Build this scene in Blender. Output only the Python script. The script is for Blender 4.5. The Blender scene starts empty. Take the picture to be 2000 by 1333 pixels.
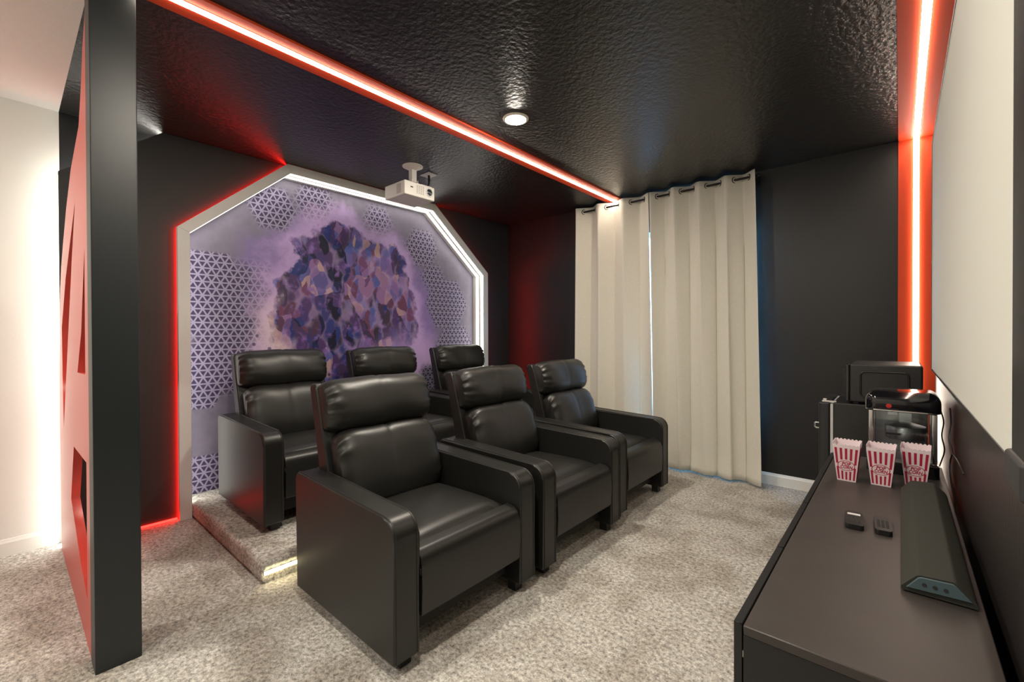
import bpy, bmesh, math, random
from mathutils import Vector, Matrix
random.seed(7)
S = bpy.context.scene
C = bpy.context.scene.collection

# ------------------------------------------------------------------ camera, world, exposure
cam_d = bpy.data.cameras.new('camera')
cam_d.sensor_width = 36.0
cam_d.lens = 867.02 / 2000 * 36.0
cam_d.shift_y = (658.6 - 666.5) / 2000
cam_d.clip_start = 0.02
cam = bpy.data.objects.new('camera', cam_d)
C.objects.link(cam)
rt = Vector((0.7525, 0.6586, -0.0036)).normalized()
fw = Vector((-0.6586, 0.7525, -0.0072)).normalized()
up = rt.cross(fw).normalized()
M = Matrix((( rt.x, up.x, -fw.x, 0.0), (rt.y, up.y, -fw.y, 0.0), (rt.z, up.z, -fw.z, 1.31), (0, 0, 0, 1)))
cam.matrix_world = M
S.camera = cam

W = bpy.data.worlds.new('world')
S.world = W
W.use_nodes = True
bg = W.node_tree.nodes['Background']
bg.inputs['Color'].default_value = (0.16, 0.50, 0.95, 1)
bg.inputs['Strength'].default_value = 26.0

S.view_settings.view_transform = 'Standard'
S.view_settings.look = 'None'
S.view_settings.gamma = 1.0
S.view_settings.exposure = 0.62
S.view_settings.use_curve_mapping = False

LED_CEIL = 18.0     # white ceiling / wall strips
LED_FRAME = 4.0    # inside of mural frame
LED_RISER = 9.0
LED_BACK = 4.5     # behind black panel
LED_RED = 28.0
LAMP = 480.0        # recessed downlight, also the added fill near the screen wall
LAMP_LOFT_FILL = 430.0  # added fill lamps over the loft

# ------------------------------------------------------------------ room numbers (metres)
H = 2.722
XL, XR = -4.0, 0.185
YF, YB = 4.354, -2.6
RIS = 0.115

# ------------------------------------------------------------------ material helpers
class NT:
    def __init__(s, m):
        s.t = m.node_tree
    def n(s, typ, **kw):
        nd = s.t.nodes.new(typ)
        for k, v in kw.items():
            setattr(nd, k, v)
        return nd
    def set(s, sock, v):
        if isinstance(v, bpy.types.NodeSocket):
            s.t.links.new(v, sock)
        elif v is not None:
            if hasattr(sock.default_value, '__len__') and not hasattr(v, '__len__'):
                v = (v, v, v)
            if hasattr(sock.default_value, '__len__') and len(sock.default_value) == 4 and len(v) == 3:
                v = (*v, 1)
            sock.default_value = v
    def math(s, op, a, b=None, c=None, clamp=False):
        nd = s.n('ShaderNodeMath', operation=op, use_clamp=clamp)
        s.set(nd.inputs[0], a)
        if b is not None: s.set(nd.inputs[1], b)
        if c is not None: s.set(nd.inputs[2], c)
        return nd.outputs[0]
    def mix(s, f, a, b, blend='MIX'):
        nd = s.n('ShaderNodeMix', data_type='RGBA', blend_type=blend)
        s.set(nd.inputs[0], f); s.set(nd.inputs[6], a); s.set(nd.inputs[7], b)
        return nd.outputs[2]
    def smooth(s, v, a, b):
        nd = s.n('ShaderNodeMapRange', interpolation_type='SMOOTHSTEP')
        s.set(nd.inputs[0], v); nd.inputs[1].default_value = a; nd.inputs[2].default_value = b
        return nd.outputs[0]
    def noise(s, vec, scale, detail=2, rough=.5):
        nd = s.n('ShaderNodeTexNoise')
        s.set(nd.inputs['Vector'], vec); nd.inputs['Scale'].default_value = scale
        nd.inputs['Detail'].default_value = detail; nd.inputs['Roughness'].default_value = rough
        return nd.outputs[0]
    def ramp(s, f, stops, interp='LINEAR'):
        nd = s.n('ShaderNodeValToRGB')
        cr = nd.color_ramp; cr.interpolation = interp
        while len(cr.elements) < len(stops): cr.elements.new(.5)
        for e, (p, c) in zip(cr.elements, stops):
            e.position = p; e.color = (*c, 1)
        s.set(nd.inputs[0], f)
        return nd.outputs[0]

MATS = {}
def mat(name, color=(.8,.8,.8), rough=.5, metal=0.0, bump=None, coat=0.0, spec=.5, var=None, emit=None, trans=None):
    m = bpy.data.materials.new(name); m.use_nodes = True
    t = NT(m); nd = m.node_tree.nodes
    b = nd['Principled BSDF']
    b.inputs['Base Color'].default_value = (*color, 1)
    b.inputs['Roughness'].default_value = rough
    b.inputs['Metallic'].default_value = metal
    b.inputs['Specular IOR Level'].default_value = spec
    b.inputs['Coat Weight'].default_value = coat
    tc = t.n('ShaderNodeTexCoord')
    if var:                                   # (scale, amount)
        f = t.noise(tc.outputs['Object'], var[0], 4)
        lo = tuple(c * (1 - var[1]) for c in color); hi = tuple(min(1, c * (1 + var[1])) for c in color)
        t.set(b.inputs['Base Color'], t.mix(f, lo, hi))
    if bump:                                  # (scale, strength, distance)
        f = t.noise(tc.outputs['Object'], bump[0], 3)
        bn = t.n('ShaderNodeBump'); bn.inputs['Strength'].default_value = bump[1]; bn.inputs['Distance'].default_value = bump[2]
        t.set(bn.inputs['Height'], f); t.set(b.inputs['Normal'], bn.outputs[0])
    if emit:                                  # (color, strength)
        b.inputs['Emission Color'].default_value = (*emit[0], 1)
        b.inputs['Emission Strength'].default_value = emit[1]
    MATS[name] = m
    return m

WARMW = (1.0, .90, .74)
mat('white_wall', (.80, .79, .74), .55, bump=(60, .12, .004))
mat('white_ceiling', (.78, .75, .72), .6, bump=(45, .3, .006))
mat('black_ceiling', (.018, .017, .016), .34, bump=(42, .5, .010), spec=.6)
mat('black_wall', (.010, .011, .012), .42, bump=(90, .12, .003))
mat('black_panel', (.022, .022, .022), .5, bump=(120, .06, .002))
mat('screen_wall', (.030, .025, .024), .38, bump=(60, .3, .004), spec=.6)
mat('red_paint', (.74, .075, .022), .55, bump=(90, .05, .002), spec=.25)
mat('red_board', (.60, .05, .035), .30, bump=(30, .03, .002), spec=.7)
mat('column_paint', (.010, .014, .016), .40, bump=(80, .06, .002), spec=.6)
mat('frame_white', (.72, .72, .70), .45, bump=(50, .05, .002))
mat('trim_white', (.84, .84, .80), .4)
mat('leather', (.013, .013, .012), .40, bump=(260, .10, .0015), spec=.55)
mat('leather_base', (.008, .008, .008), .6)
mat('plastic_black', (.012, .012, .013), .35)
mat('plastic_matte', (.03, .03, .031), .55)
mat('gloss_black', (.006, .006, .008), .08, coat=.6)
mat('cabinet_wood', (.045, .038, .035), .45, bump=(14, .05, .003), var=(9, .25), spec=.6)
mat('cabinet_edge', (.012, .012, .013), .4)
mat('soundbar_cloth', (.026, .027, .020), .8, bump=(700, .25, .001))
mat('soundbar_cap', (.075, .12, .135), .45)
mat('chrome', (.75, .75, .76), .12, metal=1.0)
mat('steel', (.5, .5, .5), .3, metal=1.0)
mat('rod_metal', (.02, .02, .02), .3, metal=.6)
mat('projector_white', (.80, .78, .74), .4)
mat('projector_vent', (.33, .30, .28), .6)
mat('lens_glass', (.02, .03, .04), .05, coat=1.0)
mat('box_card', (.86, .74, .78), .55)
mat('box_red', (.45, .012, .05), .5)
mat('gasket', (.62, .62, .62), .4)
mat('screen_white', (.74, .74, .68), .55, bump=(300, .05, .001))
mat('fridge_black', (.022, .022, .023), .38, bump=(120, .05, .001))
mat('remote_label', (.8, .8, .78), .25)
mat('paint_popcorn_red', (.5, .02, .02), .4)
mat('led_white', (.9, .9, .9), .4, emit=(WARMW, LED_CEIL))
mat('led_frame', (.9, .9, .9), .4, emit=((1, .95, .84), LED_FRAME))
mat('led_riser', (.9, .9, .9), .4, emit=((1, .86, .50), LED_RISER))
mat('led_back', (.9, .9, .9), .4, emit=((1, .97, .88), LED_BACK))
mat('led_red', (.9, .2, .2), .4, emit=((1, .012, .008), LED_RED))
mat('led_red_floor', (.9, .2, .2), .4, emit=((1, .012, .008), 7.0))
mat('lamp_lens', (.9, .9, .9), .4, emit=((1, .91, .77), LAMP))
mat('fill_lens_loft', (.9, .9, .9), .4, emit=((1, .94, .83), LAMP_LOFT_FILL))  # glow of the added loft fills
mat('lamp_trim', (.85, .80, .70), .4)

def carpet():
    m = bpy.data.materials.new('carpet'); m.use_nodes = True; t = NT(m)
    b = m.node_tree.nodes['Principled BSDF']; b.inputs['Roughness'].default_value = .95
    b.inputs['Specular IOR Level'].default_value = .1
    tc = t.n('ShaderNodeTexCoord'); v = tc.outputs['Object']
    fine = t.noise(v, 150, 3, .7); mid = t.noise(v, 55, 2, .6); big = t.noise(v, 2.6, 4, .6)
    a = t.math('ADD', t.math('MULTIPLY', fine, .45), t.math('MULTIPLY', mid, .55))
    col = t.ramp(a, [(.34, (.17, .16, .145)), (.48, (.50, .475, .435)), (.63, (.84, .815, .76))])
    col = t.mix(t.smooth(big, .42, .62), col, t.mix(1.0, col, (.72, .69, .66), 'MULTIPLY'))
    t.set(b.inputs['Base Color'], col)
    bn = t.n('ShaderNodeBump'); bn.inputs['Strength'].default_value = .8; bn.inputs['Distance'].default_value = .012
    t.set(bn.inputs['Height'], a); t.set(b.inputs['Normal'], bn.outputs[0])
    MATS['carpet'] = m
carpet()

def curtain_mat():
    m = bpy.data.materials.new('curtain_linen'); m.use_nodes = True; t = NT(m); nd = m.node_tree
    nd.nodes.remove(nd.nodes['Principled BSDF']); out = nd.nodes['Material Output']
    tc = t.n('ShaderNodeTexCoord')
    mp = t.n('ShaderNodeMapping'); t.set(mp.inputs[0], tc.outputs['Object']); mp.inputs['Scale'].default_value = (1, 1, .25)
    f = t.noise(mp.outputs[0], 220, 3)
    col = t.mix(f, (.70, .68, .60), (.88, .865, .78))
    d = t.n('ShaderNodeBsdfDiffuse'); t.set(d.inputs[0], col)
    tr = t.n('ShaderNodeBsdfTranslucent'); t.set(tr.inputs[0], col)
    bn = t.n('ShaderNodeBump'); bn.inputs['Strength'].default_value = .25; bn.inputs['Distance'].default_value = .002
    t.set(bn.inputs['Height'], f); t.set(d.inputs['Normal'], bn.outputs[0])
    mx = t.n('ShaderNodeMixShader'); mx.inputs[0].default_value = .008
    t.set(mx.inputs[1], d.outputs[0]); t.set(mx.inputs[2], tr.outputs[0]); t.set(out.inputs[0], mx.outputs[0])
    MATS['curtain_linen'] = m
curtain_mat()

def glass_mat(name, tint, refl):
    m = bpy.data.materials.new(name); m.use_nodes = True; t = NT(m); nd = m.node_tree
    nd.nodes.remove(nd.nodes['Principled BSDF']); out = nd.nodes['Material Output']
    a = t.n('ShaderNodeBsdfTransparent'); a.inputs[0].default_value = (*tint, 1)
    g = t.n('ShaderNodeBsdfGlossy'); g.inputs['Roughness'].default_value = .03
    fr = t.n('ShaderNodeFresnel'); fr.inputs[0].default_value = 1.5
    mx = t.n('ShaderNodeMixShader')
    t.set(mx.inputs[0], t.math('ADD', fr.outputs[0], refl, clamp=True)); t.set(mx.inputs[1], a.outputs[0]); t.set(mx.inputs[2], g.outputs[0])
    t.set(out.inputs[0], mx.outputs[0]); MATS[name] = m
glass_mat('pane_glass', (.92, .96, .97), .03)
glass_mat('window_glass', (.95, .98, 1), .0)

def mural_mat():
    # generic printed wallpaper: violet light burst, angular colour shards, triangle lattice at the edges
    m = bpy.data.materials.new('mural_print'); m.use_nodes = True; t = NT(m)
    b = m.node_tree.nodes['Principled BSDF']; b.inputs['Roughness'].default_value = .5
    b.inputs['Specular IOR Level'].default_value = .3
    tc = t.n('ShaderNodeTexCoord'); v = tc.outputs['Object']
    sx = t.n('ShaderNodeSeparateXYZ'); t.set(sx.inputs[0], v); y, z = sx.outputs[1], sx.outputs[2]
    nz = t.noise(v, 3.2, 5, .6); nz2 = t.noise(v, 9, 4, .6)
    def ell(cy, cz, a, c, wob):
        dy = t.math('DIVIDE', t.math('SUBTRACT', y, cy), a); dz = t.math('DIVIDE', t.math('SUBTRACT', z, cz), c)
        r = t.math('SQRT', t.math('ADD', t.math('MULTIPLY', dy, dy), t.math('MULTIPLY', dz, dz)))
        return t.math('ADD', r, t.math('MULTIPLY', t.math('SUBTRACT', nz, .5), wob))
    r_all = ell(2.25, 1.50, 1.25, 1.05, .5)
    r_sh = ell(2.22, 1.52, .74, .86, .75)
    base = t.ramp(r_all, [(0, (.62, .45, .75)), (.45, (.40, .22, .66)), (.80, (.26, .20, .40)), (1.0, (.23, .21, .26))])
    slate = t.mix(nz2, (.15, .135, .19), (.27, .25, .29))
    base = t.mix(t.smooth(r_all, .78, 1.05), base, slate)
    # peach glow to one side, violet beam low on the other
    g1 = t.smooth(ell(1.62, 1.32, .50, .55, .5), 1.0, .15)
    base = t.mix(t.math('MULTIPLY', g1, .95), base, (.86, .70, .66))
    g2 = t.smooth(ell(2.95, 1.02, .55, .42, .6), 1.0, .1)
    base = t.mix(t.math('MULTIPLY', g2, .9), base, (.72, .50, .82))
    g3 = t.smooth(ell(2.05, 2.2, .75, .35, .6), 1.0, .1)
    base = t.mix(t.math('MULTIPLY', g3, .7), base, (.52, .40, .80))
    # light rays
    ang = t.math('ARCTAN2', t.math('SUBTRACT', z, 1.05), t.math('SUBTRACT', y, 2.55))
    cmb = t.n('ShaderNodeCombineXYZ'); t.set(cmb.inputs[0], t.math('MULTIPLY', ang, 7.0))
    ray = t.noise(cmb.outputs[0], 2.2, 3, .7)
    rm = t.math('MULTIPLY', t.smooth(ray, .55, .72), t.smooth(r_all, 1.0, .2))
    base = t.mix(t.math('MULTIPLY', rm, .6), base, (.86, .70, .90))
    # triangle lattice inside big soft hexagons
    def fam(a, p):
        q = t.math('ADD', t.math('MULTIPLY', y, math.cos(a) / p), t.math('MULTIPLY', z, math.sin(a) / p))
        return t.math('PINGPONG', q, .5)
    p = .052
    d = t.math('MINIMUM', t.math('MINIMUM', fam(math.pi/2, p), fam(math.pi/6, p)), fam(math.pi*5/6, p))
    line = t.smooth(d, .14, .08)
    lat = t.mix(line, (.060, .045, .095), (.36, .33, .44))
    def hexa(cy, cz, r, soft):
        ay = t.math('ABSOLUTE', t.math('SUBTRACT', y, cy)); az = t.math('ABSOLUTE', t.math('SUBTRACT', z, cz))
        h_ = t.math('MAXIMUM', az, t.math('ADD', t.math('MULTIPLY', ay, .866), t.math('MULTIPLY', az, .5)))
        return t.smooth(h_, r, r-soft)
    hx = None
    for c in ((.98, 1.62, .34, .03), (1.34, 1.70, .26, .16), (3.20, 1.95, .2, .12), (1.22, 1.16, .36, .10), (.92, .98, .24, .02), (1.50, 2.38, .20, .06), (1.86, 2.50, .22, .12), (2.50, 2.46, .20, .14), (3.05, 2.26, .24, .10), (3.40, 1.66, .30, .05), (3.52, 1.15, .30, .08), (3.20, .70, .32, .10), (1.02, .20, .20, .02), (1.55, .45, .25, .05)):
        h_ = hexa(*c); hx = h_ if hx is None else t.math('MAXIMUM', hx, h_)
    lm = t.math('MULTIPLY', hx, t.smooth(r_all, .52, .86))
    base = t.mix(lm, base, lat)
    # painterly angular colour strokes in the middle (no figures)
    wob = t.n('ShaderNodeTexNoise'); t.set(wob.inputs['Vector'], v); wob.inputs['Scale'].default_value = 6; wob.inputs['Detail'].default_value = 5
    wv = t.n('ShaderNodeVectorMath', operation='MULTIPLY_ADD'); t.set(wv.inputs[0], wob.outputs['Color']); wv.inputs[1].default_value = (.0, .14, .14); t.set(wv.inputs[2], v)
    mp = t.n('ShaderNodeMapping'); t.set(mp.inputs[0], wv.outputs[0]); mp.inputs['Rotation'].default_value = (.35, 0, 0); mp.inputs['Scale'].default_value = (1, 1.5, .8)
    def strokes(sc):
        v2 = t.n('ShaderNodeTexVoronoi'); t.set(v2.inputs['Vector'], mp.outputs[0]); v2.inputs['Scale'].default_value = sc
        c2 = t.n('ShaderNodeSeparateXYZ'); t.set(c2.inputs[0], v2.outputs['Color'])
        return c2.outputs[1], v2.outputs['Distance']
    k1, d1 = strokes(3.4); k2, d2 = strokes(9.0)
    kk = t.math('ADD', t.math('MULTIPLY', k1, .62), t.math('MULTIPLY', k2, .38))
    sh = t.ramp(kk, [(.10, (.012, .012, .04)), (.26, (.03, .05, .22)), (.38, (.10, .05, .17)), (.50, (.05, .04, .07)), (.58, (.22, .07, .14)), (.68, (.09, .13, .40)), (.78, (.32, .17, .36)), (.90, (.55, .36, .33))])
    sh = t.mix(t.smooth(nz2, .52, .72), sh, (.30, .17, .48))
    sh = t.mix(t.math('MULTIPLY', t.smooth(d2, .55, .85), .35), sh, (.62, .48, .74))
    rim = t.math('MULTIPLY', t.smooth(r_sh, 1.25, .96), .75)
    base = t.mix(rim, base, (.66, .48, .78))
    base = t.mix(t.smooth(r_sh, 1.0, .93), base, sh)
    g4 = t.math('MULTIPLY', t.smooth(ell(1.66, 1.36, .34, .42, .5), 1.0, .1), t.smooth(r_sh, .86, 1.0))
    base = t.mix(g4, base, (.88, .72, .62))
    g5 = t.math('MULTIPLY', t.smooth(ell(2.75, 1.05, .45, .40, .6), 1.0, .0), .75)
    base = t.mix(g5, base, (.60, .42, .80))
    # dark flying flecks
    sp = t.n('ShaderNodeTexVoronoi'); t.set(sp.inputs['Vector'], v); sp.inputs['Scale'].default_value = 11
    fl = t.math('MULTIPLY', t.smooth(sp.outputs['Distance'], .20, .14), t.smooth(ell(1.62, 1.15, .55, .5, .8), 1.0, .8))
    base = t.mix(t.math('MULTIPLY', fl, .8), base, (.08, .06, .14))
    base = t.mix(1.0, base, (.84, .82, .90), 'MULTIPLY')
    t.set(b.inputs['Base Color'], base)
    MATS['mural_print'] = m
mural_mat()

# ------------------------------------------------------------------ mesh helpers
def tag(o, label=None, cat=None, group=None, kind=None):
    if label: o['label'] = label
    if cat: o['category'] = cat
    if group: o['group'] = group
    if kind: o['kind'] = kind
    return o

def link(name, me, m, parent=None, smooth=False, angle=None):
    o = bpy.data.objects.new(name, me); C.objects.link(o)
    if m: me.materials.append(MATS[m])
    if parent: o.parent = parent
    if smooth and angle == 41:
        o.modifiers.new('normals', 'WEIGHTED_NORMAL').keep_sharp = True
    if smooth:
        me.polygons.foreach_set('use_smooth', [True] * len(me.polygons))
        if angle:
            me.set_sharp_from_angle(angle=math.radians(angle))
    return o

def from_bm(name, bm, m, parent=None, smooth=False, angle=None):
    bmesh.ops.recalc_face_normals(bm, faces=bm.faces)
    me = bpy.data.meshes.new(name); bm.to_mesh(me); bm.free()
    return link(name, me, m, parent, smooth, angle)

def bm_box(bm, lo, hi):
    vs = [bm.verts.new((x, y, z)) for x in (lo[0], hi[0]) for y in (lo[1], hi[1]) for z in (lo[2], hi[2])]
    for f in ((0,1,3,2), (4,6,7,5), (0,4,5,1), (2,3,7,6), (0,2,6,4), (1,5,7,3)):
        bm.faces.new([vs[i] for i in f])
    return vs

def box(name, lo, hi, m, parent=None, bevel=0.0, seg=3):
    bm = bmesh.new(); bm_box(bm, lo, hi)
    if bevel > 0:
        bmesh.ops.bevel(bm, geom=list(bm.edges), offset=bevel, segments=seg, profile=.5, affect='EDGES')
    return from_bm(name, bm, m, parent, bevel > 0, 41 if bevel > 0 else None)

def boxes(name, lst, m, parent=None):
    bm = bmesh.new()
    for lo, hi in lst: bm_box(bm, lo, hi)
    return from_bm(name, bm, m, parent)

def tube_bm(bm, pts, r, n=8, cap=True, closed=False):
    pts = [Vector(p) for p in pts]; rings = []
    N = len(pts)
    prev = None
    for i, p in enumerate(pts):
        a = pts[(i-1) % N] if (closed or i > 0) else p
        b = pts[(i+1) % N] if (closed or i < N-1) else p
        d = (b - a).normalized()
        if prev is None:
            u = d.cross(Vector((0, 0, 1)))
            if u.length < 1e-3: u = d.cross(Vector((1, 0, 0)))
        else:
            u = prev - d * prev.dot(d)
        u.normalize(); prev = u; w = d.cross(u)
        rr = r[i] if hasattr(r, '__len__') else r
        rings.append([bm.verts.new(p + (u*math.cos(2*math.pi*k/n) + w*math.sin(2*math.pi*k/n)) * rr) for k in range(n)])
    for i in range(N if closed else N-1):
        A, B = rings[i], rings[(i+1) % N]
        for k in range(n): bm.faces.new((A[k], A[(k+1) % n], B[(k+1) % n], B[k]))
    if cap and not closed:
        bm.faces.new(rings[0]); bm.faces.new(rings[-1])

def tube(name, pts, r, m, parent=None, n=8, closed=False):
    bm = bmesh.new(); tube_bm(bm, pts, r, n, True, closed)
    return from_bm(name, bm, m, parent, True, 60)

def lathe(name, prof, m, parent=None, n=32, loc=(0,0,0)):
    bm = bmesh.new(); rings = []
    for r, z in prof:
        if r < 1e-6: rings.append([bm.verts.new((loc[0], loc[1], loc[2]+z))])
        else: rings.append([bm.verts.new((loc[0]+r*math.cos(2*math.pi*k/n), loc[1]+r*math.sin(2*math.pi*k/n), loc[2]+z)) for k in range(n)])
    for A, B in zip(rings, rings[1:]):
        for k in range(n):
            a, b = A[k % len(A)], A[(k+1) % len(A)]; c, d = B[(k+1) % len(B)], B[k % len(B)]
            f = []
            for q in (a, b, c, d):
                if q not in f: f.append(q)
            if len(f) > 2: bm.faces.new(f)
    return from_bm(name, bm, m, parent, True, 40)

def prism(name, poly, axis, a, b, m, parent=None, bevel=0.0, seg=3, smooth=False):
    """poly of 2D points swept along axis (0,1,2) from a to b"""
    bm = bmesh.new()
    def P(q, t):
        l = [q[0], q[1]]; l.insert(axis, t); return l
    A = [bm.verts.new(P(q, a)) for q in poly]; B = [bm.verts.new(P(q, b)) for q in poly]
    n = len(poly)
    bm.faces.new(A); bm.faces.new(B[::-1])
    for i in range(n): bm.faces.new((A[i], A[(i+1) % n], B[(i+1) % n], B[i]))
    if bevel:
        es = [e for e in bm.edges if abs(e.verts[0].co[axis] - e.verts[1].co[axis]) < 1e-6]
        bmesh.ops.bevel(bm, geom=es, offset=bevel, segments=seg, profile=.5, affect='EDGES')
    return from_bm(name, bm, m, parent, smooth or bevel > 0, 41)

def empty(name, loc=(0,0,0), rz=0.0):
    o = bpy.data.objects.new(name, None); C.objects.link(o)
    o.empty_display_size = .1
    o.location = loc; o.rotation_euler = (0, 0, rz)
    return o

def copy_tree(o, parent=None):
    c = o.copy(); C.objects.link(c); c.parent = parent
    for ch in list(o.children): copy_tree(ch, c)
    return c

def arc(cx, cy, r, a0, a1, n=8):
    return [(cx + r*math.cos(math.radians(a0 + (a1-a0)*i/n)), cy + r*math.sin(math.radians(a0 + (a1-a0)*i/n))) for i in range(n+1)]

def rrect(x0, y0, x1, y1, r, n=5):
    return arc(x1-r, y0+r, r, -90, 0, n) + arc(x1-r, y1-r, r, 0, 90, n) + arc(x0+r, y1-r, r, 90, 180, n) + arc(x0+r, y0+r, r, 180, 270, n)

def curve_mesh(splines, extrude):
    cd = bpy.data.curves.new('outline', 'CURVE'); cd.dimensions = '2D'; cd.fill_mode = 'BOTH'; cd.extrude = extrude
    for pts in splines:
        sp = cd.splines.new('POLY'); sp.points.add(len(pts)-1)
        for q, p in zip(sp.points, pts): q.co = (p[0], p[1], 0, 1)
        sp.use_cyclic_u = True
    o = bpy.data.objects.new('outline', cd); C.objects.link(o)
    dg = bpy.context.evaluated_depsgraph_get()
    me = bpy.data.meshes.new_from_object(o.evaluated_get(dg))
    bpy.data.objects.remove(o); bpy.data.curves.remove(cd)
    return me

def text_mesh(txt, size, extrude, shear=0.0):
    cd = bpy.data.curves.new('letters', 'FONT'); cd.body = txt; cd.size = size; cd.extrude = extrude
    cd.align_x = 'CENTER'; cd.align_y = 'CENTER'; cd.shear = shear; cd.offset = size * .03; cd.resolution_u = 2
    o = bpy.data.objects.new('letters', cd); C.objects.link(o)
    dg = bpy.context.evaluated_depsgraph_get()
    me = bpy.data.meshes.new_from_object(o.evaluated_get(dg))
    bpy.data.objects.remove(o); bpy.data.curves.remove(cd)
    return me

# ------------------------------------------------------------------ room shell
T = .12
def struct(o): o['kind'] = 'structure'; return o
struct(box('floor', (XL-T, YB-T, -.1), (XR+T, YF+T, 0), 'carpet'))
YC = .235                                     # where white loft turns into the black room
struct(box('ceiling', (XL-T, YC, H), (XR+T, YF+T, H+.1), 'black_ceiling'))
struct(box('ceiling', (XL-T, YB-T, H), (XR+T, YC, H+.1), 'white_ceiling'))
struct(box('wall_left', (XL-T, YC, 0), (XL, YF+T, H), 'black_wall'))
struct(box('wall_left', (XL-T, YB-T, 0), (XL, YC, H), 'white_wall'))
struct(box('wall_right', (XR, YB-T, 0), (XR+T, YF+T, H), 'screen_wall'))
struct(box('wall_front', (XL, YB-T, 0), (XR, YB, H), 'white_wall'))
WX0, WX1, WZ0, WZ1 = -2.55, -.98, .45, 2.35
struct(boxes('wall_back', [((XL, YF, 0), (WX0, YF+T, H)), ((WX1, YF, 0), (XR, YF+T, H)), ((WX0, YF, 0), (WX1, YF+T, WZ0)), ((WX0, YF, WZ1), (WX1, YF+T, H))], 'black_wall'))
# window in the back wall, behind the curtains
w = struct(empty('window_1', ((WX0+WX1)/2, YF+.06, WZ0)))
cx = (WX0+WX1)/2
def wl(lo, hi): return ((lo[0]-cx, lo[1]-YF-.06, lo[2]-WZ0), (hi[0]-cx, hi[1]-YF-.06, hi[2]-WZ0))
boxes('window_frame', [wl((WX0, YF+.03, WZ0), (WX0+.05, YF+.09, WZ1)), wl((WX1-.05, YF+.03, WZ0), (WX1, YF+.09, WZ1)), wl((WX0+.05, YF+.03, WZ0), (WX1-.05, YF+.09, WZ0+.05)), wl((WX0+.05, YF+.03, WZ1-.05), (WX1-.05, YF+.09, WZ1)), wl((WX0+.05, YF+.035, 1.38), (WX1-.05, YF+.085, 1.42))], 'trim_white', w)
box('pane', *wl((WX0+.05, YF+.057, WZ0+.05), (WX1-.05, YF+.063, 1.38)), 'window_glass', w)
box('pane', *wl((WX0+.05, YF+.057, 1.42), (WX1-.05, YF+.063, WZ1-.05)), 'window_glass', w)
# baseboards (face with a small bead on top)
def base_prof(): return [(0, 0), (.014, 0), (.014, .078), (.009, .088), (.006, .098), (0, .1)]
struct(prism('baseboard_back', [(YF - a, b) for a, b in base_prof()], 0, XL+.2, -.02, 'trim_white'))
struct(prism('baseboard_left', [(XL + a, b) for a, b in base_prof()], 1, YB, YC-.02, 'trim_white'))
struct(prism('baseboard_right', [(XR - a, b) for a, b in base_prof()], 1, .5, YF-.012, 'trim_white'))

# red painted bands
RB0, RB1 = -2.372, -2.196
struct(box('trim_1', (RB0, .36, H-.012), (RB1, YF, H), 'red_paint'))
struct(box('trim_2', (-.015, YC, H-.012), (XR, YF, H), 'red_paint'))
struct(box('trim_3', (-.015, YF-.012, 0), (XR, YF, H-.012), 'red_paint'))
def led(name, lo, hi, m, label, group=None):
    t = empty(name, (lo[0], lo[1], lo[2])); d = Vector(lo)
    ext = [hi[i]-lo[i] for i in range(3)]
    return t, d, ext
def strip(label, lo, hi, face, m='led_white', wid=.008, group=None):
    """light strip: aluminium channel plus glowing diffuser on the side named by face (axis, sign)"""
    t = empty('led_strip', lo)
    e = [hi[i]-lo[i] for i in range(3)]
    ax, sg = face
    ch_lo, ch_hi = [0, 0, 0], e[:]; df_lo, df_hi = [0, 0, 0], e[:]
    if sg < 0: ch_lo[ax] = e[ax]*.6; df_hi[ax] = e[ax]*.6
    else: ch_hi[ax] = e[ax]*.4; df_lo[ax] = e[ax]*.4
    box('channel', ch_lo, ch_hi, 'steel', t); box('diffuser', df_lo, df_hi, m, t)
    return tag(t, label, 'led strip', group)
strip('white glowing light strip along the red band across the middle of the black ceiling', (-2.287, .36, H-.021), (-2.257, YF-.03, H-.012), (2, -1))
strip('white glowing light strip along the red ceiling band beside the projection screen', (.067, YC, H-.021), (.099, YF-.022, H-.012), (2, -1))
strip('white glowing vertical light strip on the red band beside the black corner', (.067, YF-.021, .10), (.099, YF-.012, H-.012), (1, -1))

# ------------------------------------------------------------------ column and red slotted partition
CX0, CX1, CY0, CY1 = -2.445, -2.325, .2185, .3596
o = box('column', (CX0, CY0, 0), (CX1, CY1, H), 'column_paint', bevel=.004, seg=2)
tag(o, 'square black painted column standing from carpet to ceiling', 'column')
outer = [(-2.45, 0), (-2.45, 2.62), (-2.55, 2.50), (-2.62, 2.36), (-2.72, 2.23), (-3.08, 2.13), (-3.34, 1.99), (-3.57, 1.82), (-3.70, 1.71), (-3.79, 1.58), (-3.85, 1.35), (-3.885, 1.05), (-3.90, .75), (-3.89, .40), (-3.87, .0)]
slot1 = [(-2.903, 1.932), (-3.08, 1.68), (-3.28, 1.352), (-3.46, 1.06), (-3.634, .781), (-3.68, 1.06), (-3.70, 1.357), (-3.42, 1.62)]
slot2 = [(-2.554, 1.672), (-2.565, 1.146), (-2.87, 1.138), (-2.702, 1.322)]
slot3 = [(-3.076, .76), (-2.561, .777), (-2.57, .20), (-2.789, .26), (-3.24, .462)]
me = curve_mesh([outer, slot1, slot2, slot3], .017)
me.transform(Matrix(((1, 0, 0, 0), (0, 0, -1, CY0+.019), (0, 1, 0, 0), (0, 0, 0, 1))))
tag(link('slotted_partition', me, 'red_board'), 'tall curved red partition board with tapered slots between black column and wall', 'partition')

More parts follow.
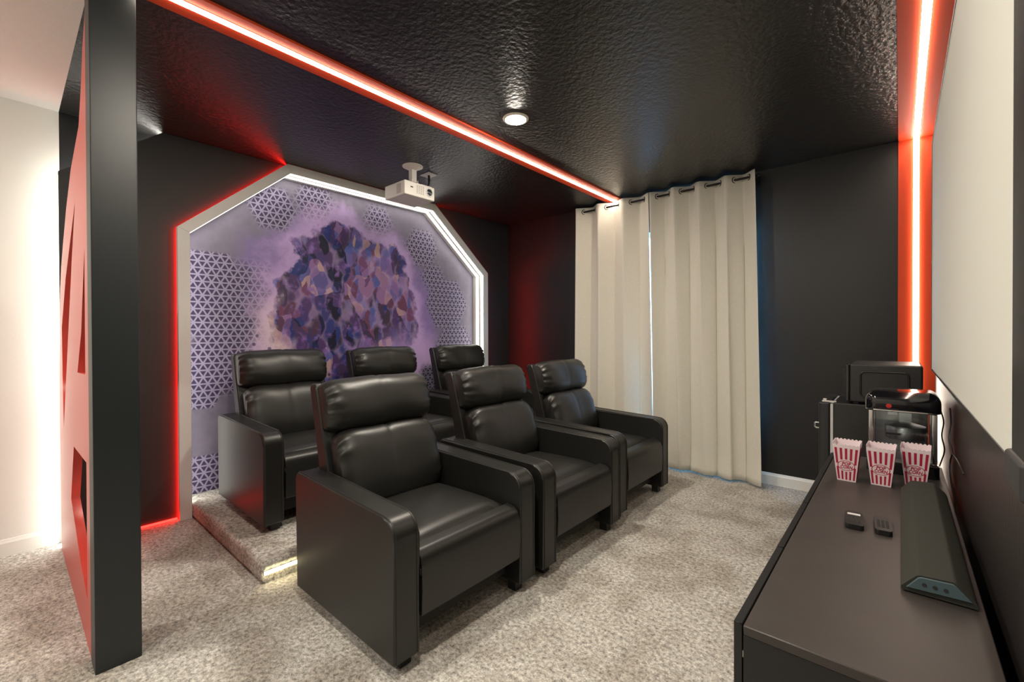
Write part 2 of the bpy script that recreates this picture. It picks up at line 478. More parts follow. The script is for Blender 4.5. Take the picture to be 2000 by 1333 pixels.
# ------------------------------------------------------------------ mural wall build-up
def poly_inset(pts, d):
    """inset open chain of (y,z) points (interior on the right of travel order below)"""
    out = []
    n = len(pts)
    for i in range(n):
        ns = []
        for a, b in ((i-1, i), (i, i+1)):
            if a < 0 or b >= n: continue
            p, q = Vector(pts[a]), Vector(pts[b]); t = (q-p).normalized(); ns.append(Vector((t.y, -t.x)))
        if len(ns) == 1: out.append(tuple(Vector(pts[i]) + ns[0]*d)); continue
        m_ = (ns[0]+ns[1]).normalized(); out.append(tuple(Vector(pts[i]) + m_ * (d / m_.dot(ns[0]))))
    return out
# black panel mounted proud of the wall, chamfered, lit from behind its edge
XP = -3.86
bp = [(.222, 0), (.222, 2.312), (.735, H-.003), (YF-.004, H-.003), (YF-.004, 0)]
FO = [(.80, .0), (.80, 2.07), (1.545, H-.004), (3.09, H-.004), (3.90, 2.05), (3.90, .0)]
FI = poly_inset(FO, .072)
FI[0] = (FI[0][0], 0); FI[-1] = (FI[-1][0], 0)
FO2 = poly_inset(FO, .03); FO2[0] = (FO2[0][0], 0); FO2[-1] = (FO2[-1][0], 0)
bpt = empty('wall_panel', (XP, .222, 0))
tag(bpt, 'matte black chamfered backing panel around the mural frame, glowing along its outer edge', 'wall panel')
def loc_yz(pts, o=(.222, 0)): return [(a-o[0], b-o[1]) for a, b in pts]
ringp = bp + list(reversed(FO2))
me = curve_mesh([ringp], .010)
me.transform(Matrix(((0, 0, 1, -.012), (1, 0, 0, -.222), (0, 1, 0, 0), (0, 0, 0, 1))))
link('panel_face', me, 'black_panel', bpt)
# spacer walls of the panel set back from its edge
bpi = poly_inset(bp, .012)
def wall_chain(name, pts, x0, x1, th, m, parent, org):
    out = []
    q = poly_inset(pts, th)
    for i in range(len(pts)-1):
        poly = [pts[i], pts[i+1], q[i+1], q[i]]
        out.append(prism(name, [(a-org[1], b-org[2]) for a, b in poly], 0, x0-org[0], x1-org[0], m, parent))
    return out
ORG = (XP, .222, 0)
wall_chain('side_board', bpi, XL+.002, XP-.023, .02, 'black_panel', bpt, ORG)
bpl = poly_inset(bp, .004)
wall_chain('led_strip', bpl[0:3], XP-.105, XP-.028, .0075, 'led_back', bpt, ORG)
# white mural frame
XFR = -3.80
fr = empty('mural_surround', (XFR, .80, 0))
tag(fr, 'wide white angular frame around the purple mural with glowing strips', 'mural surround')
FORG = (XFR, .80, 0)
for i in range(5):
    poly = [FO[i], FO[i+1], FI[i+1], FI[i]]
    seg = prism('frame_segment', [(a-.80, b) for a, b in poly], 0, XP+.018-XFR, 0, 'frame_white', fr, bevel=.003, seg=2)
# deep inner reveal
wall_chain('reveal_board', poly_inset(FO, .052)[0:6], XL+.002, XP+.018, .02, 'frame_white', fr, FORG)
R1 = poly_inset(FO, .072)
R1[0] = (R1[0][0], RIS); R1[-1] = (R1[-1][0], RIS)
wall_chain('led_strip', R1, XFR-.058, XFR-.016, .0025, 'led_frame', fr, FORG)
wall_chain('led_strip', R1, XFR-.135, XFR-.093, .0025, 'led_frame', fr, FORG)
# red glow strip behind the front ring (outer side)
RL = poly_inset(FO, .006); 
wall_chain('red_led_strip', RL, XP+.001, XP+.016, .010, 'led_red', fr, FORG)
# mural print on thin board
mp_ = poly_inset(FO, .074); mp_[0] = (mp_[0][0], RIS); mp_[-1] = (mp_[-1][0], RIS)
mo = prism('mural', mp_, 0, XL+.003, XL+.012, 'mural_print')
tag(mo, 'large purple mural print with light burst and triangle lattice pattern', 'mural')
# red strip on carpet edge under the panel
tag(box('led_strip', (XP+.002, .37, .004), (XP+.012, .795, .016), 'led_red_floor'), 'thin red glowing strip along the foot of the black wall panel', 'led strip')

# ------------------------------------------------------------------ carpeted riser
RX1, RY0 = -2.50, .874
prof = [(XL+.013, 0), (RX1-.01, 0), (RX1-.01, .03), (RX1-.01, RIS-.045)] + arc(RX1-.02, RIS-.02, .02, -60, 90, 6) + [(XL+.013, RIS)]
ro = prism('riser_platform', prof, 1, RY0, 3.81, 'carpet', bevel=.028, seg=5)
tag(ro, 'low carpeted riser platform carrying the rear row of recliners', 'platform')
strip('warm glowing light strip along the front edge of the carpeted riser', (RX1-.009, RY0+.01, .050), (RX1+.003, 3.79, .066), (0, 1), 'led_riser')

# ------------------------------------------------------------------ recessed light, plus added fill lights out of view
def downlight(x, y, label, lens='lamp_lens', r=.085):
    t = empty('recessed_light', (x, y, H)); g = 'recessed ceiling lights'
    lathe('trim_ring', [(r*.78, -.001), (r*.80, -.010), (r*.95, -.008), (r, -.003), (r, 0)], 'lamp_trim', t)
    lathe('lens', [(0, -.018), (r*.4, -.0165), (r*.65, -.012), (r*.76, -.006), (r*.78, -.001)], lens, t)
    return tag(t, label, 'ceiling light', g)
downlight(-1.903, 2.218, 'round warm recessed light glowing in the black ceiling beside the red band')
downlight(-.95, .62, 'added round fill light in the black ceiling near the screen wall')  # added lamp, unseen, to light the chair fronts and floor
downlight(-1.2, -1.3, 'added round fill light in the white loft ceiling near the screen wall', 'fill_lens_loft')  # added behind the camera for general brightness
downlight(-2.9, -1.0, 'added round fill light in the white loft ceiling near the white wall', 'fill_lens_loft')  # second added loft lamp, unseen, lifts the overall light level

# ------------------------------------------------------------------ recliners
def pillow(name, w, a, b, nexp, m, parent, center, tilt, seam=True, wr=.006, wk=9, ends=.30, ns=48, nt=84):
    """stuffed roll: superellipse section (a thick, b tall) swept over width w, gathered at both ends"""
    bm = bmesh.new(); rings = []
    ss = [-1 + 2*(i/ns) for i in range(ns+1)]
    ss = [math.copysign(1-(1-abs(s))**1.6, s) if abs(s) > 0 else 0 for s in ss]
    ca, sa = math.cos(tilt), math.sin(tilt)
    rnd = random.Random(name)
    ph = [rnd.uniform(0, 6.28) for _ in range(4)]
    for s in ss:
        e = abs(s)
        k = (1 - ends * e**9)
        ring = []
        for j in range(nt):
            th = 2*math.pi*j/nt
            c, sn = math.cos(th), math.sin(th)
            px = math.copysign(abs(c)**(2/nexp), c); pz = math.copysign(abs(sn)**(2/nexp), sn)
            gather = math.exp(-(1-e)/.13) * (wr * (1 - 2*abs(math.sin(wk*th + (ph[0] if s < 0 else ph[1]) + .5*math.sin(3*th)))**.7) + wr*.5*math.sin((wk*2-3)*th + ph[2]))
            soft = wr*.5*math.sin(3*s*2+2*th+ph[3])
            gs = 1.0
            if seam: gs -= .035*math.exp(-(s/.018)**2)
            X = a*px*k*gs + (gather+soft)*c; Z = b*pz*(1-(1-k)*.6)*gs + (gather+soft)*.6*sn
            if c < 0: X *= .7
            ring.append(bm.verts.new((center[0] + X*ca - Z*sa, center[1] + s*w/2, center[2] + X*sa + Z*ca)))
        rings.append(ring)
    for A, B in zip(rings, rings[1:]):
        for j in range(nt): bm.faces.new((A[j], A[(j+1) % nt], B[(j+1) % nt], B[j]))
    bm.faces.new(rings[0]); bm.faces.new(rings[-1])
    return from_bm(name, bm, m, parent, True, 60)

def make_recliner():
    t = empty('recliner')
    AW, HW, D = .118, .425, .425
    za = .615
    for sgn in (-1, 1):
        y0, y1 = (-HW, -HW+AW) if sgn < 0 else (HW-AW, HW)
        prof = [(-D, .05), (D-.012, .05), (D, .062)] + arc(D-.075, za-.075-.012, .075, 0, 90, 8) + arc(-D+.03, za-.03+.012, .03, 90, 180, 5)
        a = prism('armrest', prof, 1, y0, y1, 'leather', t, bevel=.011, seg=3)
        for yy in (y0+.011, y1-.011):
            ins = [(x*.995, z) for x, z in prof[1:]]
            tube('piping', [(x+.001, yy, z+.0005) for x, z in prof[2:]], .0032, 'leather', a, 6)
    IW = HW - AW - .004
    # seat cushion
    bm = bmesh.new()
    nx, ny = 16, 20
    x0, x1 = -.27, .335
    top = [[None]*(ny+1) for _ in range(nx+1)]; bot = [[None]*(ny+1) for _ in range(nx+1)]
    for i in range(nx+1):
        for j in range(ny+1):
            u, v = i/nx*2-1, j/ny*2-1
            edge = (1-abs(u)**6)*(1-abs(v)**8)
            z = .424 + .036*edge**.5 + .018*(1-v*v)*(1-u*u) + .006*u
            top[i][j] = bm.verts.new((x0+(x1-x0)*i/nx, IW*v, z)); bot[i][j] = bm.verts.new((x0+(x1-x0)*i/nx, IW*v, .30))
    for i in range(nx):
        for j in range(ny):
            bm.faces.new((top[i][j], top[i+1][j], top[i+1][j+1], top[i][j+1])); bm.faces.new((bot[i][j], bot[i][j+1], bot[i+1][j+1], bot[i+1][j]))
    for i in range(nx):
        bm.faces.new((top[i][0], bot[i][0], bot[i+1][0], top[i+1][0])); bm.faces.new((top[i][ny], top[i+1][ny], bot[i+1][ny], bot[i][ny]))
    for j in range(ny):
        bm.faces.new((top[0][j], top[0][j+1], bot[0][j+1], bot[0][j])); bm.faces.new((top[nx][j], bot[nx][j], bot[nx][j+1], top[nx][j+1]))
    from_bm('seat_cushion', bm, 'leather', t, True, 55)
    # footrest panel closing the front
    fp = [(.340, .30), (.385, .195), (.418, .187), (.428, .20), (.431, .30), (.428, .385)] + arc(.375, .40, .050, 0, 75, 6) + [(.350, .452), (.341, .443)]
    f = prism('footrest', fp, 1, -IW+.004, IW-.004, 'leather', t, bevel=.006, seg=2)
    box('hinge_cap', (.402, -IW+.0005, .355), (.424, -IW+.004, .378), 'plastic_matte', f)
    box('base', (-.36, -IW, .075), (.30, IW, .30), 'leather_base', t)
    box('front_rail', (.30, -IW, .085), (.33, IW, .19), 'leather_base', t)
    # reclined back
    tl = math.atan2(.12, .43)
    fr_ = [(-.245, .22), (-.325, .22), (-.365, .62), (-.487, 1.030), (-.470, 1.052), (-.430, 1.052), (-.405, 1.02), (-.285, .60)]
    BW = .322
    bk = prism('back_frame', fr_, 1, -BW-.004, BW+.004, 'leather', t, bevel=.012, seg=3)
    pillow('back_cushion', 2*BW-.044, .108, .205, 3.0, 'leather', t, (-.262, 0, .618), tl, True, .0062, 7, .40)
    pillow('headrest', 2*BW-.004, .108, .142, 2.35, 'leather', t, (-.365, 0, .938), tl, True, .0078, 8, .40)
    for x in (-.36, .355):
        for y in (-.345, .345):
            prism('leg', [(x-.026, y-.026), (x+.026, y-.026), (x+.026, y+.026), (x-.026, y+.026)], 2, 0, .08, 'plastic_black', t, bevel=.004, seg=2)
    return t

proto = make_recliner()
spots = [
    ((-1.848, 1.377, 0), 'black leather recliner on the floor, end of the front row by the column', 'front row of recliners'),
    ((-1.842, 2.292, 0), 'black leather recliner on the floor, middle seat of the front row', 'front row of recliners'),
    ((-1.880, 3.205, 0), 'black leather recliner on the floor, front row seat beside the curtains', 'front row of recliners'),
    ((-3.255, 1.425, RIS), 'black leather recliner on the riser, end of the rear row by the column', 'rear row of recliners'),
    ((-3.255, 2.330, RIS), 'black leather recliner on the riser, middle seat of the rear row', 'rear row of recliners'),
    ((-3.255, 3.265, RIS), 'black leather recliner on the riser, rear row seat nearest the curtains', 'rear row of recliners')]
for i, (loc, lab, grp) in enumerate(spots):
    o = proto if i == 0 else copy_tree(proto)
    o.location = loc
    tag(o, lab, 'recliner', grp)

# ------------------------------------------------------------------ curtains
YR, ZR = 4.225, 2.650
def curtain(x0, x1, b0, b1, nw, seed, label):
    rnd = random.Random(seed)
    t = empty('curtain', ((x0+x1)/2, YR, 0)); ox = (x0+x1)/2
    nx, nz = nw*22, 46
    ph = [rnd.uniform(-.35, .35) for _ in range(nw*2+2)]
    am = [rnd.uniform(.75, 1.15) for _ in range(nw*2+2)]
    zt = 2.700
    bm = bmesh.new(); g = []
    for k in range(nz+1):
        f = k/nz; z = zt*(1-f) + .012*f
        row = []
        for i in range(nx+1):
            s = i/nx; q = s*nw
            low = f**.8
            j = int(q*2) % len(ph)
            fr = q*2-int(q*2)
            pj = ph[j]*(1-fr) + ph[(j+1) % len(ph)]*fr; aj = am[j]*(1-fr) + am[(j+1) % len(am)]*fr
            wv = math.cos(2*math.pi*q + pj*low*2.2)
            amp = .058*(1-.12*f)*(1 + (aj-1)*low)
            y = -wv*amp + low*.010*math.sin(5*q+seed+2.5*f) + .004*math.sin(17*q+seed*2)*low
            x = (x0+(x1-x0)*s)*(1-f) + (b0+(b1-b0)*s)*f - ox + low*.012*math.sin(2*math.pi*q+1.2+pj) - .016*math.sin(4*math.pi*q)*(.3+.7*min(1, f*4))
            zz = z
            if k < 2: zz = z - .006*math.cos(2*math.pi*q*1.0) - .004
            if f > .93:
                c = (f-.93)/.07; y += c*.014*math.sin(23*s*nw/4+seed) - .012*c; zz += c*.010*abs(math.sin(9*s*nw/4+seed))
            row.append(bm.verts.new((x, y, zz)))
        g.append(row)
    for k in range(nz):
        for i in range(nx): bm.faces.new((g[k][i], g[k][i+1], g[k+1][i+1], g[k+1][i]))
    o = from_bm('curtain_panel', bm, 'curtain_linen', t, True)
    sm = o.modifiers.new('thick', 'SOLIDIFY'); sm.thickness = .0025
    # eyelets where the cloth crosses the rod
    for n in range(nw*2):
        q = .25 + n*.5
        x = x0+(x1-x0)*q/nw - ox
        d = 1 if n % 2 == 0 else -1
        ring = []
        slope = math.atan2(.058*2*math.pi*nw*d, (x1-x0))
        for a in range(20):
            an = 2*math.pi*a/20
            ring.append((x + .024*math.cos(an)*math.cos(slope), .024*math.cos(an)*math.sin(slope), ZR + .024*math.sin(an)))
        tube('eyelet', ring, .0045, 'rod_metal', t, 6, True)
    return tag(t, label, 'curtain', 'cream eyelet curtains')
curtain(-2.705, -1.862, -2.745, -1.835, 3, 3, 'cream linen curtain panel with eyelets on the side nearer the mural')
curtain(-1.855, -.925, -1.825, -.885, 4, 8, 'cream linen curtain panel with eyelets on the side nearer the fridge')
rod = empty('curtain_rod', (-1.8, YR, ZR))
tube('pole', [(-.96, 0, 0), (0, 0, 0), (.89, 0, 0)], .010, 'rod_metal', rod, 12)
for x in (-.96, .89):
    lathe('finial', [(0, -.016), (.012, -.012), (.016, 0), (.012, .012), (0, .016)], 'rod_metal', rod, 16, (x, 0, 0))
for x in (-.935, .865):
    boxes('bracket', [((x-.006, 0, -.012), (x+.006, YF-YR, .0)), ((x-.012, YF-YR-.006, -.04), (x+.012, YF-YR, .03))], 'rod_metal', rod)
tag(rod, 'thin black curtain rod carrying the cream curtains', 'curtain rod')

# ------------------------------------------------------------------ projection screen on the right wall
XS_ = .122
sy0, sy1, sz0, sz1 = .935, 3.165, 1.125, 2.285
ps = empty('projection_screen', (XS_, sy0, sz0))
box('screen_surface', (0, .0, 0), (.006, sy1-sy0, sz1-sz0), 'screen_white', ps)
boxes('screen_frame', [((-.002, .0, -.010), (.022, sy1-sy0, .0)), ((-.002, .0, sz1-sz0), (.022, sy1-sy0, sz1-sz0+.010)), ((-.002, sy1-sy0, -.010), (.022, sy1-sy0+.008, sz1-sz0+.01))], 'plastic_black', ps)
box('edge_rail', (-.004, -.10, -.012), (.024, -.0005, sz1-sz0+.012), 'plastic_black', ps, bevel=.004)
box('corner_cap', (-.010, -.105, -.03), (.03, .010, .02), 'plastic_matte', ps, bevel=.006)
for yy in (.35, 1.1, 1.9):
    box('wall_bracket', (.020, yy-.02, .3), (XR-XS_, yy+.02, .36), 'plastic_black', ps)
tag(ps, 'large white projection screen with thin black frame on the dark wall', 'screen')

# ------------------------------------------------------------------ media cabinet
KX0, KX1, KY0, KY1, KZ = -.262, .150, 1.078, 2.95, .66
cb = empty('media_cabinet', (KX0, KY0, 0))
box('top_panel', (0, -.002, KZ-.022), (KX1-KX0, KY1-KY0+.002, KZ), 'cabinet_wood', cb, bevel=.002, seg=1)
box('side_panel', (0, 0, .04), (KX1-KX0, .018, KZ-.0225), 'cabinet_edge', cb)
box('side_panel', (0, KY1-KY0-.018, .04), (KX1-KX0, KY1-KY0, KZ-.0225), 'cabinet_edge', cb)
box('carcass', (.001, .0185, .08), (KX1-KX0-.006, KY1-KY0-.0185, KZ-.0225), 'cabinet_edge', cb)
box('plinth', (.02, .03, 0), (KX1-KX0-.02, KY1-KY0-.03, .08), 'cabinet_edge', cb)
nd = 4; L = (KY1-KY0)/nd
for i in range(nd):
    d = box('door', (-.0205, i*L+.002, .06), (-.0025, (i+1)*L-.002, KZ), 'cabinet_edge', cb, bevel=.0015, seg=1)
    bm = bmesh.new()
    bmesh.ops.create_uvsphere(bm, u_segments=10, v_segments=8, radius=.009, matrix=Matrix.Translation((-.028, i*L+(.05 if i % 2 else L-.05), .42)))
    from_bm('knob', bm, 'steel', d, True)
    box('hinge', (-.0025, i*L+.003, .585), (.0005, i*L+.014, .60), 'steel', d)
tag(cb, 'long low black wood media cabinet along the screen wall', 'cabinet')

# soundbar
sb = empty('soundbar', (.0, 1.478, KZ)); SL = .94
sp_ = [(.004, .004), (.002, .012), (.010, .022), (.030, .046), (.038, .050), (.096, .054), (.104, .050), (.132, .022), (.138, .010), (.136, .004)]
prism('grille_body', sp_, 1, .004, SL-.004, 'soundbar_cloth', sb, smooth=True)
cap = [(.012, .014), (.034, .044), (.040, .047), (.095, .050), (.101, .047), (.128, .018)]
ec = prism('end_cap', cap, 1, 0, .006, 'soundbar_cap', sb, bevel=.001, seg=1)
for x in (.045, .064, .083):
    prism('button', [(x + .0045*math.cos(q*math.pi/5), .031 + .0045*math.sin(q*math.pi/5)) for q in range(10)], 1, -.0012, .001, 'plastic_matte', ec)
box('foot', (.006, .02, 0), (.132, .07, .006), 'plastic_black', sb); box('foot', (.006, SL-.07, 0), (.132, SL-.02, .006), 'plastic_black', sb)
tag(sb, 'long dark cloth soundbar lying on the media cabinet', 'soundbar')

# remotes
def remote(x, y, rz, w, l, label, pad):
    t = empty('remote_control', (x, y, KZ), rz)
    bd = prism('body', rrect(-w/2, -l/2, w/2, l/2, .010), 2, .001, .017, 'plastic_black', t, bevel=.003, seg=2)
    if pad: box('label_panel', (-w*.36, l*.22, .0168), (w*.36, l*.34, .0176), 'remote_label', t)
    for r in range(6):
        for c in (-1, 0, 1):
            bx = box('key', (c*w*.25-.004, l*.14-r*l*.085-.003, .0165), (c*w*.25+.004, l*.14-r*l*.085+.003, .0185), 'plastic_matte', t)
    return tag(t, label, 'remote', 'remote controls on the cabinet')
remote(-.118, 1.905, .08, .050, .135, 'small black remote control with a pale label strip on the cabinet', True)
remote(-.043, 1.915, .06, .044, .145, 'plain small black remote control on the cabinet beside the soundbar', False)

# ------------------------------------------------------------------ popcorn boxes
BH, BT, BB = .152, .048, .0325      # height, half top, half bottom
def make_box(decor=True):
    t = empty('popcorn_box')
    bm = bmesh.new(); th = .0009
    ns = 7
    def ring(h, z): return [(-h, -h), (h, -h), (h, h), (-h, h)]
    # four walls each with scalloped upper edge
    for k in range(4):
        a = k*math.pi/2; ca, sa = round(math.cos(a)), round(math.sin(a))
        pts = [(-BB, 0), (BB, 0)]
        top = []
        N = 42
        zt = BH + (.002 if k == 0 else .010)
        for i in range(N+1):
            s = 1-2*i/N
            top.append((s*BT, zt - .006*(1-abs(math.sin(math.pi*ns*i/N)))))
        pts += top
        def place(x, z, off):
            fz = min(z/BH, 1.0); y = -(BB + (BT-BB)*fz) + off
            return (x*ca - y*sa, x*sa + y*ca, z)
        O = [bm.verts.new(place(x, z, 0)) for x, z in pts]; I = [bm.verts.new(place(x, z, th)) for x, z in pts]
        # split ngon fan to keep triangulation simple: quads between base edge and scallop
        n = len(pts)
        bm.faces.new(O); bm.faces.new(I[::-1])
        for i in range(n): bm.faces.new((O[i], I[i], I[(i+1) % n], O[(i+1) % n]))
    bm_box(bm, (-BB+th, -BB+th, .0005), (BB-th, BB-th, .0015))
    from_bm('carton', bm, 'box_card', t)
    if decor:
        def on_face(k, x, z, off):
            a = k*math.pi/2; ca, sa = round(math.cos(a)), round(math.sin(a))
            y = -(BB + (BT-BB)*z/BH) - off
            return (x*ca - y*sa, x*sa + y*ca, z)
        for k in (0, 1, 3):
            zc, ea, eb = .069, .031, .0225
            for i in range(5):
                for lo, hi in ((.004, None), (None, .138)):
                    u = (i-2)/2*.78
                    wd = .0030
                    def hw(z): return BB + (BT-BB)*z/BH
                    bm = bmesh.new()
                    xc = abs(u)*hw(zc)
                    gap = math.sqrt(max(0, 1-(xc/ea)**2))*eb if xc < ea else 0
                    z0, z1 = (.006, zc-gap-.005) if hi is None else (zc+gap+.005, .1455)
                    if xc >= ea: z0, z1 = (.006, zc-.010) if hi is None else (zc+.006, .1455)
                    f0, f1 = hw(z0)/hw(.1455), hw(z1)/hw(.1455)
                    wA, wB = wd*1.5*f0, wd*1.5*f1
                    P4 = [(u*hw(z0)-wA, z0), (u*hw(z0)+wA, z0), (u*hw(z1)+wB, z1), (u*hw(z1)-wB, z1)]
                    A = [bm.verts.new(on_face(k, x, z, -.0003)) for x, z in P4]; B = [bm.verts.new(on_face(k, x, z, .0004)) for x, z in P4]
                    bm.faces.new(A); bm.faces.new(B[::-1])
                    for q in range(4): bm.faces.new((A[q], A[(q+1) % 4], B[(q+1) % 4], B[q]))
                    from_bm('stripe', bm, 'box_red', t)
            # oval emblem outline and lettering
            el = [[(ea*math.cos(2*math.pi*q/32)*s_, eb*math.sin(2*math.pi*q/32)*s_) for q in range(32)] for s_ in (1.0, .91)]
            tiltb = math.atan2(BT-BB, BH)
            a = k*math.pi/2
            FM = Matrix.Rotation(a, 4, 'Z') @ Matrix.Translation((0, -(BB+(BT-BB)*zc/BH)-.0004, zc)) @ Matrix.Rotation(math.pi/2 + tiltb, 4, 'X')
            me = curve_mesh(el, .0004); me.transform(FM); e = link('emblem', me, 'box_red', t)
            for txt, dz in (('POP', .0078), ('CORN', -.0072)):
                me = text_mesh(txt, .0200, .0004, .15); me.transform(Matrix.Translation((0, dz, 0)))
                sx = .043 if txt == 'CORN' else .032
                xs = [v.co.x for v in me.vertices]; sc = sx/(max(xs)-min(xs))
                me.transform(Matrix.Diagonal((sc, 1, 1, 1))); me.transform(FM)
                link('lettering', me, 'box_red', e)
    return t
pb = make_box()
inner = make_box(False)
bx = [((-.176, 2.452, KZ), -.03, 'red and white striped popcorn box, the one beside the black fridge edge', 'at the cabinet front edge'),
      ((-.060, 2.470, KZ), -.04, 'red and white striped popcorn box, middle one before the popcorn machine', ''),
      ((.050, 2.545, KZ), -.05, 'red and white striped popcorn box standing behind the end of the soundbar', '')]
labs_in = ['plain pale popcorn carton nested inside the striped box beside the fridge', 'plain pale popcorn carton nested inside the middle striped box', 'plain pale popcorn carton nested inside the striped box behind the soundbar']
for i, (loc, rz, lab, _) in enumerate(bx):
    o = pb if i == 0 else copy_tree(pb)
    o.location = loc; o.rotation_euler = (0, 0, rz)
    tag(o, lab, 'popcorn box', 'popcorn boxes on the cabinet')
    q = inner if i == 0 else copy_tree(inner)
    q.location = (loc[0], loc[1], loc[2]+.009); q.rotation_euler = (0, 0, rz)
    tag(q, labs_in[i], 'popcorn box', 'nested popcorn cartons')

# ------------------------------------------------------------------ popcorn machine
pm = empty('popcorn_machine', (.005, 2.80, KZ))
hw, hd = .118, .11
def rr_box(name, x0, y0, x1, y1, r, z0, z1, m, parent, bev=.0):
    return prism(name, rrect(x0, y0, x1, y1, r), 2, z0, z1, m, parent, bevel=bev, seg=4)
rr_box('base', -hw-.008, -hd-.008, hw+.008, hd+.008, .02, 0, .055, 'gloss_black', pm, .006)
box('base_trim', (-hw-.004, -hd-.004, .055), (hw+.004, hd+.004, .063), 'chrome', pm)
for x in (-hw, hw-.018):
    for y in (-hd, hd-.018):
        box('corner_post', (x, y, .063), (x+.018, y+.018, .285), 'chrome', pm, bevel=.003, seg=2)
box('pane', (-hw+.018, -hd+.006, .063), (hw-.018, -hd+.009, .285), 'pane_glass', pm)
box('pane', (-hw+.018, hd-.009, .063), (hw-.018, hd-.006, .285), 'pane_glass', pm)
box('pane', (-hw+.006, -hd+.018, .063), (-hw+.009, hd-.018, .285), 'pane_glass', pm)
box('pane', (hw-.009, -hd+.018, .063), (hw-.006, hd-.018, .285), 'pane_glass', pm)
def dome(name, x1, y1, r, rings, m, parent):
    bm = bmesh.new(); L_ = []
    for ins, z in rings:
        L_.append([bm.verts.new((x, y, z)) for x, y in rrect(-x1+ins, -y1+ins, x1-ins, y1-ins, max(r-ins*.6, .008), 6)])
    for A, B in zip(L_, L_[1:]):
        for k in range(len(A)): bm.faces.new((A[k], A[(k+1) % len(A)], B[(k+1) % len(A)], B[k]))
    bm.faces.new(L_[0][::-1]); bm.faces.new(L_[-1])
    return from_bm(name, bm, m, parent, True, 60)
rr_box('warming_deck', -hw+.012, -hd+.012, hw-.012, hd-.012, .01, .0632, .068, 'steel', pm)
box('reflection_plate', (-hw+.02, hd-.016, .07), (0, hd-.012, .283), 'steel', pm)  # pale plate added to imitate the curtain's reflection in the glass
rf = dome('roof', hw+.014, hd+.014, .040, [(.012, .284), (.004, .287), (.0, .296)] + [(.040*(1-math.cos(a)), .330 + .048*math.sin(a)) for a in [i*math.pi/16 for i in range(8)]] + [(.060, .379)], 'gloss_black', pm)
rr_box('roof_trim', -hw-.0135, -hd-.0135, hw+.0135, hd+.0135, .045, .288, .293, 'chrome', rf)
bd = lathe('badge', [(0, 0), (.010, 0), (.010, .003), (0, .004)], 'paint_popcorn_red', rf, 16, (-.045, -hd-.0165, .312))
bd.data.transform(Matrix.Translation((-.045, -hd-.0125, .312)) @ Matrix.Rotation(math.pi/2, 4, 'X') @ Matrix.Translation((.045, hd+.0165, -.312)))
kt = lathe('kettle', [(0, .1455), (.060, .1455), (.070, .147), (.074, .200), (.070, .206), (.074, .208), (.030, .222), (0, .224)], 'steel', pm, 28, (.012, .012, 0))
box('kettle_arm', (-.01, .02, .224), (.035, .032, .285), 'chrome', pm)
box('kettle_handle', (-.055, -.075, .172), (-.005, -.064, .180), 'plastic_black', kt)
box('lamp_box', (-.05, -.045, .262), (-.015, .01, .285), 'chrome', pm)
tag(pm, 'small popcorn machine with black domed roof, glass panes and hanging kettle', 'popcorn machine')

# power cords against the wall
def cord(pts, label):
    P_ = [Vector(p) for p in pts]; out = []
    for i in range(len(P_)-1):
        p0, p1, p2, p3 = P_[max(i-1, 0)], P_[i], P_[i+1], P_[min(i+2, len(P_)-1)]
        for k in range(8):
            u = k/8
            out.append(.5*((2*p1)+(-p0+p2)*u+(2*p0-5*p1+4*p2-p3)*u*u+(-p0+3*p1-3*p2+p3)*u**3))
    out.append(P_[-1])
    return tag(tube('power_cord', out, .0028, 'plastic_black', None, 6), label, 'cord', 'power cords by the wall')
cord([(.137, 2.86, .96), (.150, 2.84, .90), (.142, 2.80, .84), (.150, 2.78, .78), (.140, 2.80, .72), (.136, 2.84, .69)], 'black power cord hanging down beside the popcorn machine roof')
cord([(.160, 2.66, .985), (.164, 2.68, .92), (.157, 2.66, .86), (.166, 2.62, .80), (.172, 2.5, .795), (.178, 2.35, .78)], 'thin black cord running along the dark wall below the screen')
cord([(.166, 2.62, .80), (.160, 2.66, .75), (.158, 2.60, .70), (.166, 2.50, .62), (.168, 2.42, .50)], 'thin black cord dropping behind the media cabinet')

# ------------------------------------------------------------------ fridge and microwave
FX0, FX1, FY0, FY1, FZ = -.340, .12, 3.50, 4.00, .862
fg = empty('mini_fridge', (FX0, FY0, 0))
box('fridge_body', (.014, 0, .03), (FX1-FX0, FY1-FY0, FZ), 'fridge_black', fg, bevel=.008)
box('gasket', (0, .006, .05), (.014, FY1-FY0-.006, FZ-.012), 'gasket', fg)
dr = box('fridge_door', (-.062, 0, .04), (-.0005, FY1-FY0, FZ-.002), 'fridge_black', fg, bevel=.012)
tube('door_handle', [(-.060, .03, .72), (-.078, .03, .72), (-.084, .03, .715), (-.084, .03, .69), (-.078, .03, .685), (-.060, .03, .685)], .007, 'chrome', dr, 8)
hg = boxes('hinge', [((-.045, .02, FZ-.004), (.03, .045, FZ+.008)), ((-.040, .022, FZ+.006), (-.022, .040, FZ+.020))], 'chrome', fg)
for x in (.05, .40):
    for y in (.05, .45): box('foot', (x-.02, y-.02, 0), (x+.02, y+.02, .032), 'plastic_black', fg)
tag(fg, 'black mini fridge with pale door seal standing behind the media cabinet', 'fridge')
MX0, MX1, MY0, MY1 = -.262, .100, 3.505, 3.97
mw = empty('microwave', (MX0, MY0, FZ))
body = box('microwave_body', (.02, 0, .012), (MX1-MX0, MY1-MY0, .252), 'fridge_black', mw, bevel=.012)
gr = rrect(.075, .045, .300, .205, .025)
tube('side_rib', [(x, -.001, z) for x, z in gr], .0055, 'plastic_black', body, 8, True)
gr2 = rrect(.095, .062, .285, .188, .02)
md = box('microwave_door', (0, .004, .016), (.019, MY1-MY0-.004, .248), 'gloss_black', mw, bevel=.004)
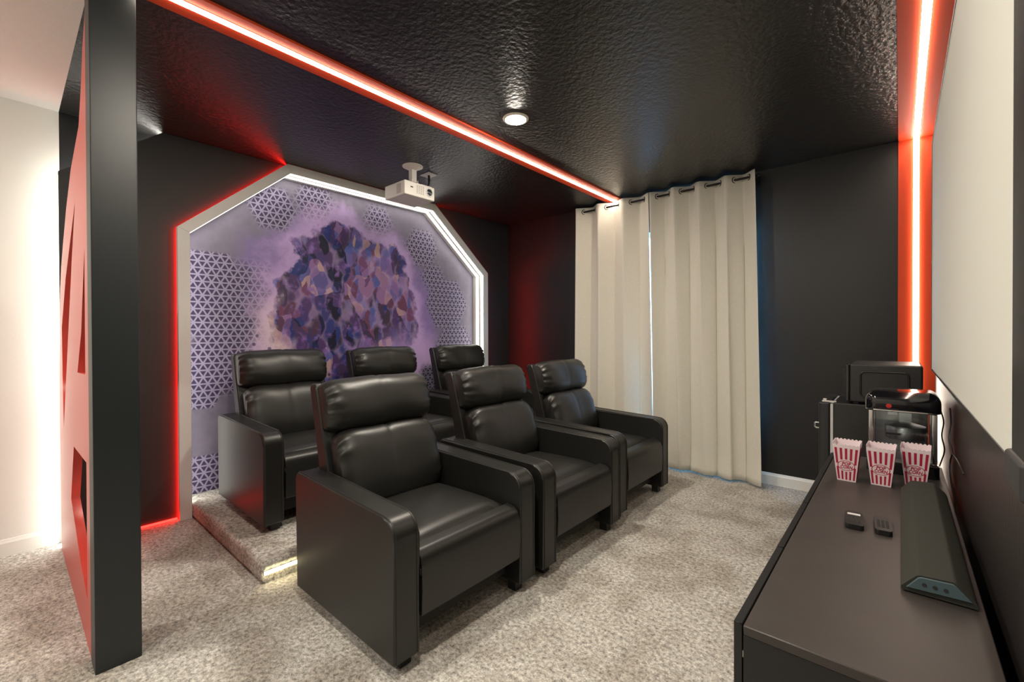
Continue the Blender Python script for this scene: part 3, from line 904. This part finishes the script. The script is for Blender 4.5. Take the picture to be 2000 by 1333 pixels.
box('door_handle', (-.022, .10, .05), (-.001, .116, .21), 'plastic_black', md)
for x in (.05, .30):
    for y in (.05, .41): box('foot', (x-.012, y-.012, .0), (x+.012, y+.012, .014), 'plastic_black', mw)
tag(mw, 'black microwave oven on top of the mini fridge', 'microwave')

# ------------------------------------------------------------------ projector
pj = empty('projector', (-3.09, 2.24, 2.425))
pbody = box('projector_body', (-.14, -.15, 0), (.14, .15, .112), 'projector_white', pj, bevel=.008)
lr = lathe('lens_ring', [(.018, -.02), (.034, 0), (.038, .004), (.034, .008), (.028, .004)], 'projector_white', pj, 28)
lr.data.transform(Matrix.Translation((.140, .095, .062)) @ Matrix.Rotation(math.pi/2, 4, 'Y'))
ln = lathe('lens', [(0, .004), (.02, .003), (.029, -.002)], 'lens_glass', pj, 28)
ln.data.transform(Matrix.Translation((.1415, .095, .062)) @ Matrix.Rotation(math.pi/2, 4, 'Y'))
for r in range(6):
    for c in range(4):
        box('vent_slot', (.1395, -.035+c*.020, .028+r*.012), (.1408, -.022+c*.020, .033+r*.012), 'projector_vent', pj)
for r in range(8):
    box('side_vent', (.03, -.1508, .018+r*.010), (.09, -.1495, .023+r*.010), 'projector_vent', pj)
box('sensor_window', (.1395, -.095, .062), (.1408, -.070, .072), 'plastic_black', pj)
box('focus_cover', (.03, .02, .112), (.13, .13, .117), 'projector_white', pj, bevel=.002, seg=1)
ch = H - 2.425
lathe('ceiling_plate', [(0, ch), (.085, ch), (.085, ch-.006), (.045, ch-.026), (.032, ch-.034), (0, ch-.034)], 'projector_white', pj, 24, (0.0, .03, 0))
box('mount_post', (-.024, .006, .160), (.024, .054, ch-.03), 'projector_white', pj, bevel=.004, seg=2)
boxes('mount_bracket', [((-.032, -.003, .118), (.032, .003, .175)), ((-.032, .057, .118), (.032, .063, .175)), ((-.045, -.02, .112), (.045, .08, .119))], 'projector_white', pj)
for k, (dx, dy) in enumerate(((-.09, -.09), (.09, -.09), (-.09, .12))):
    bm = bmesh.new()
    tube_bm(bm, [(dx*.3, .03+(dy-.03)*.3, .118), (dx, dy, .116)], .006, 6)
    from_bm('mount_arm', bm, 'projector_white', pj)
tag(pj, 'white projector hanging from the black ceiling on a short white mount', 'projector')
jp = empty('cable_plate', (-3.15, 2.487, H))
box('plate', (-.06, -.05, -.006), (.06, .05, 0), 'projector_white', jp, bevel=.002, seg=1)
tube('cable', [(0, 0, -.004), (.004, 0, -.05), (.012, -.01, -.09), (.015, -.04, -.13), (.0, -.09, -.165)], [.010, .009, .006, .005, .005], 'plastic_black', jp, 8)
tag(jp, 'square white cable plate with black cable on the ceiling beside the projector', 'cable plate')
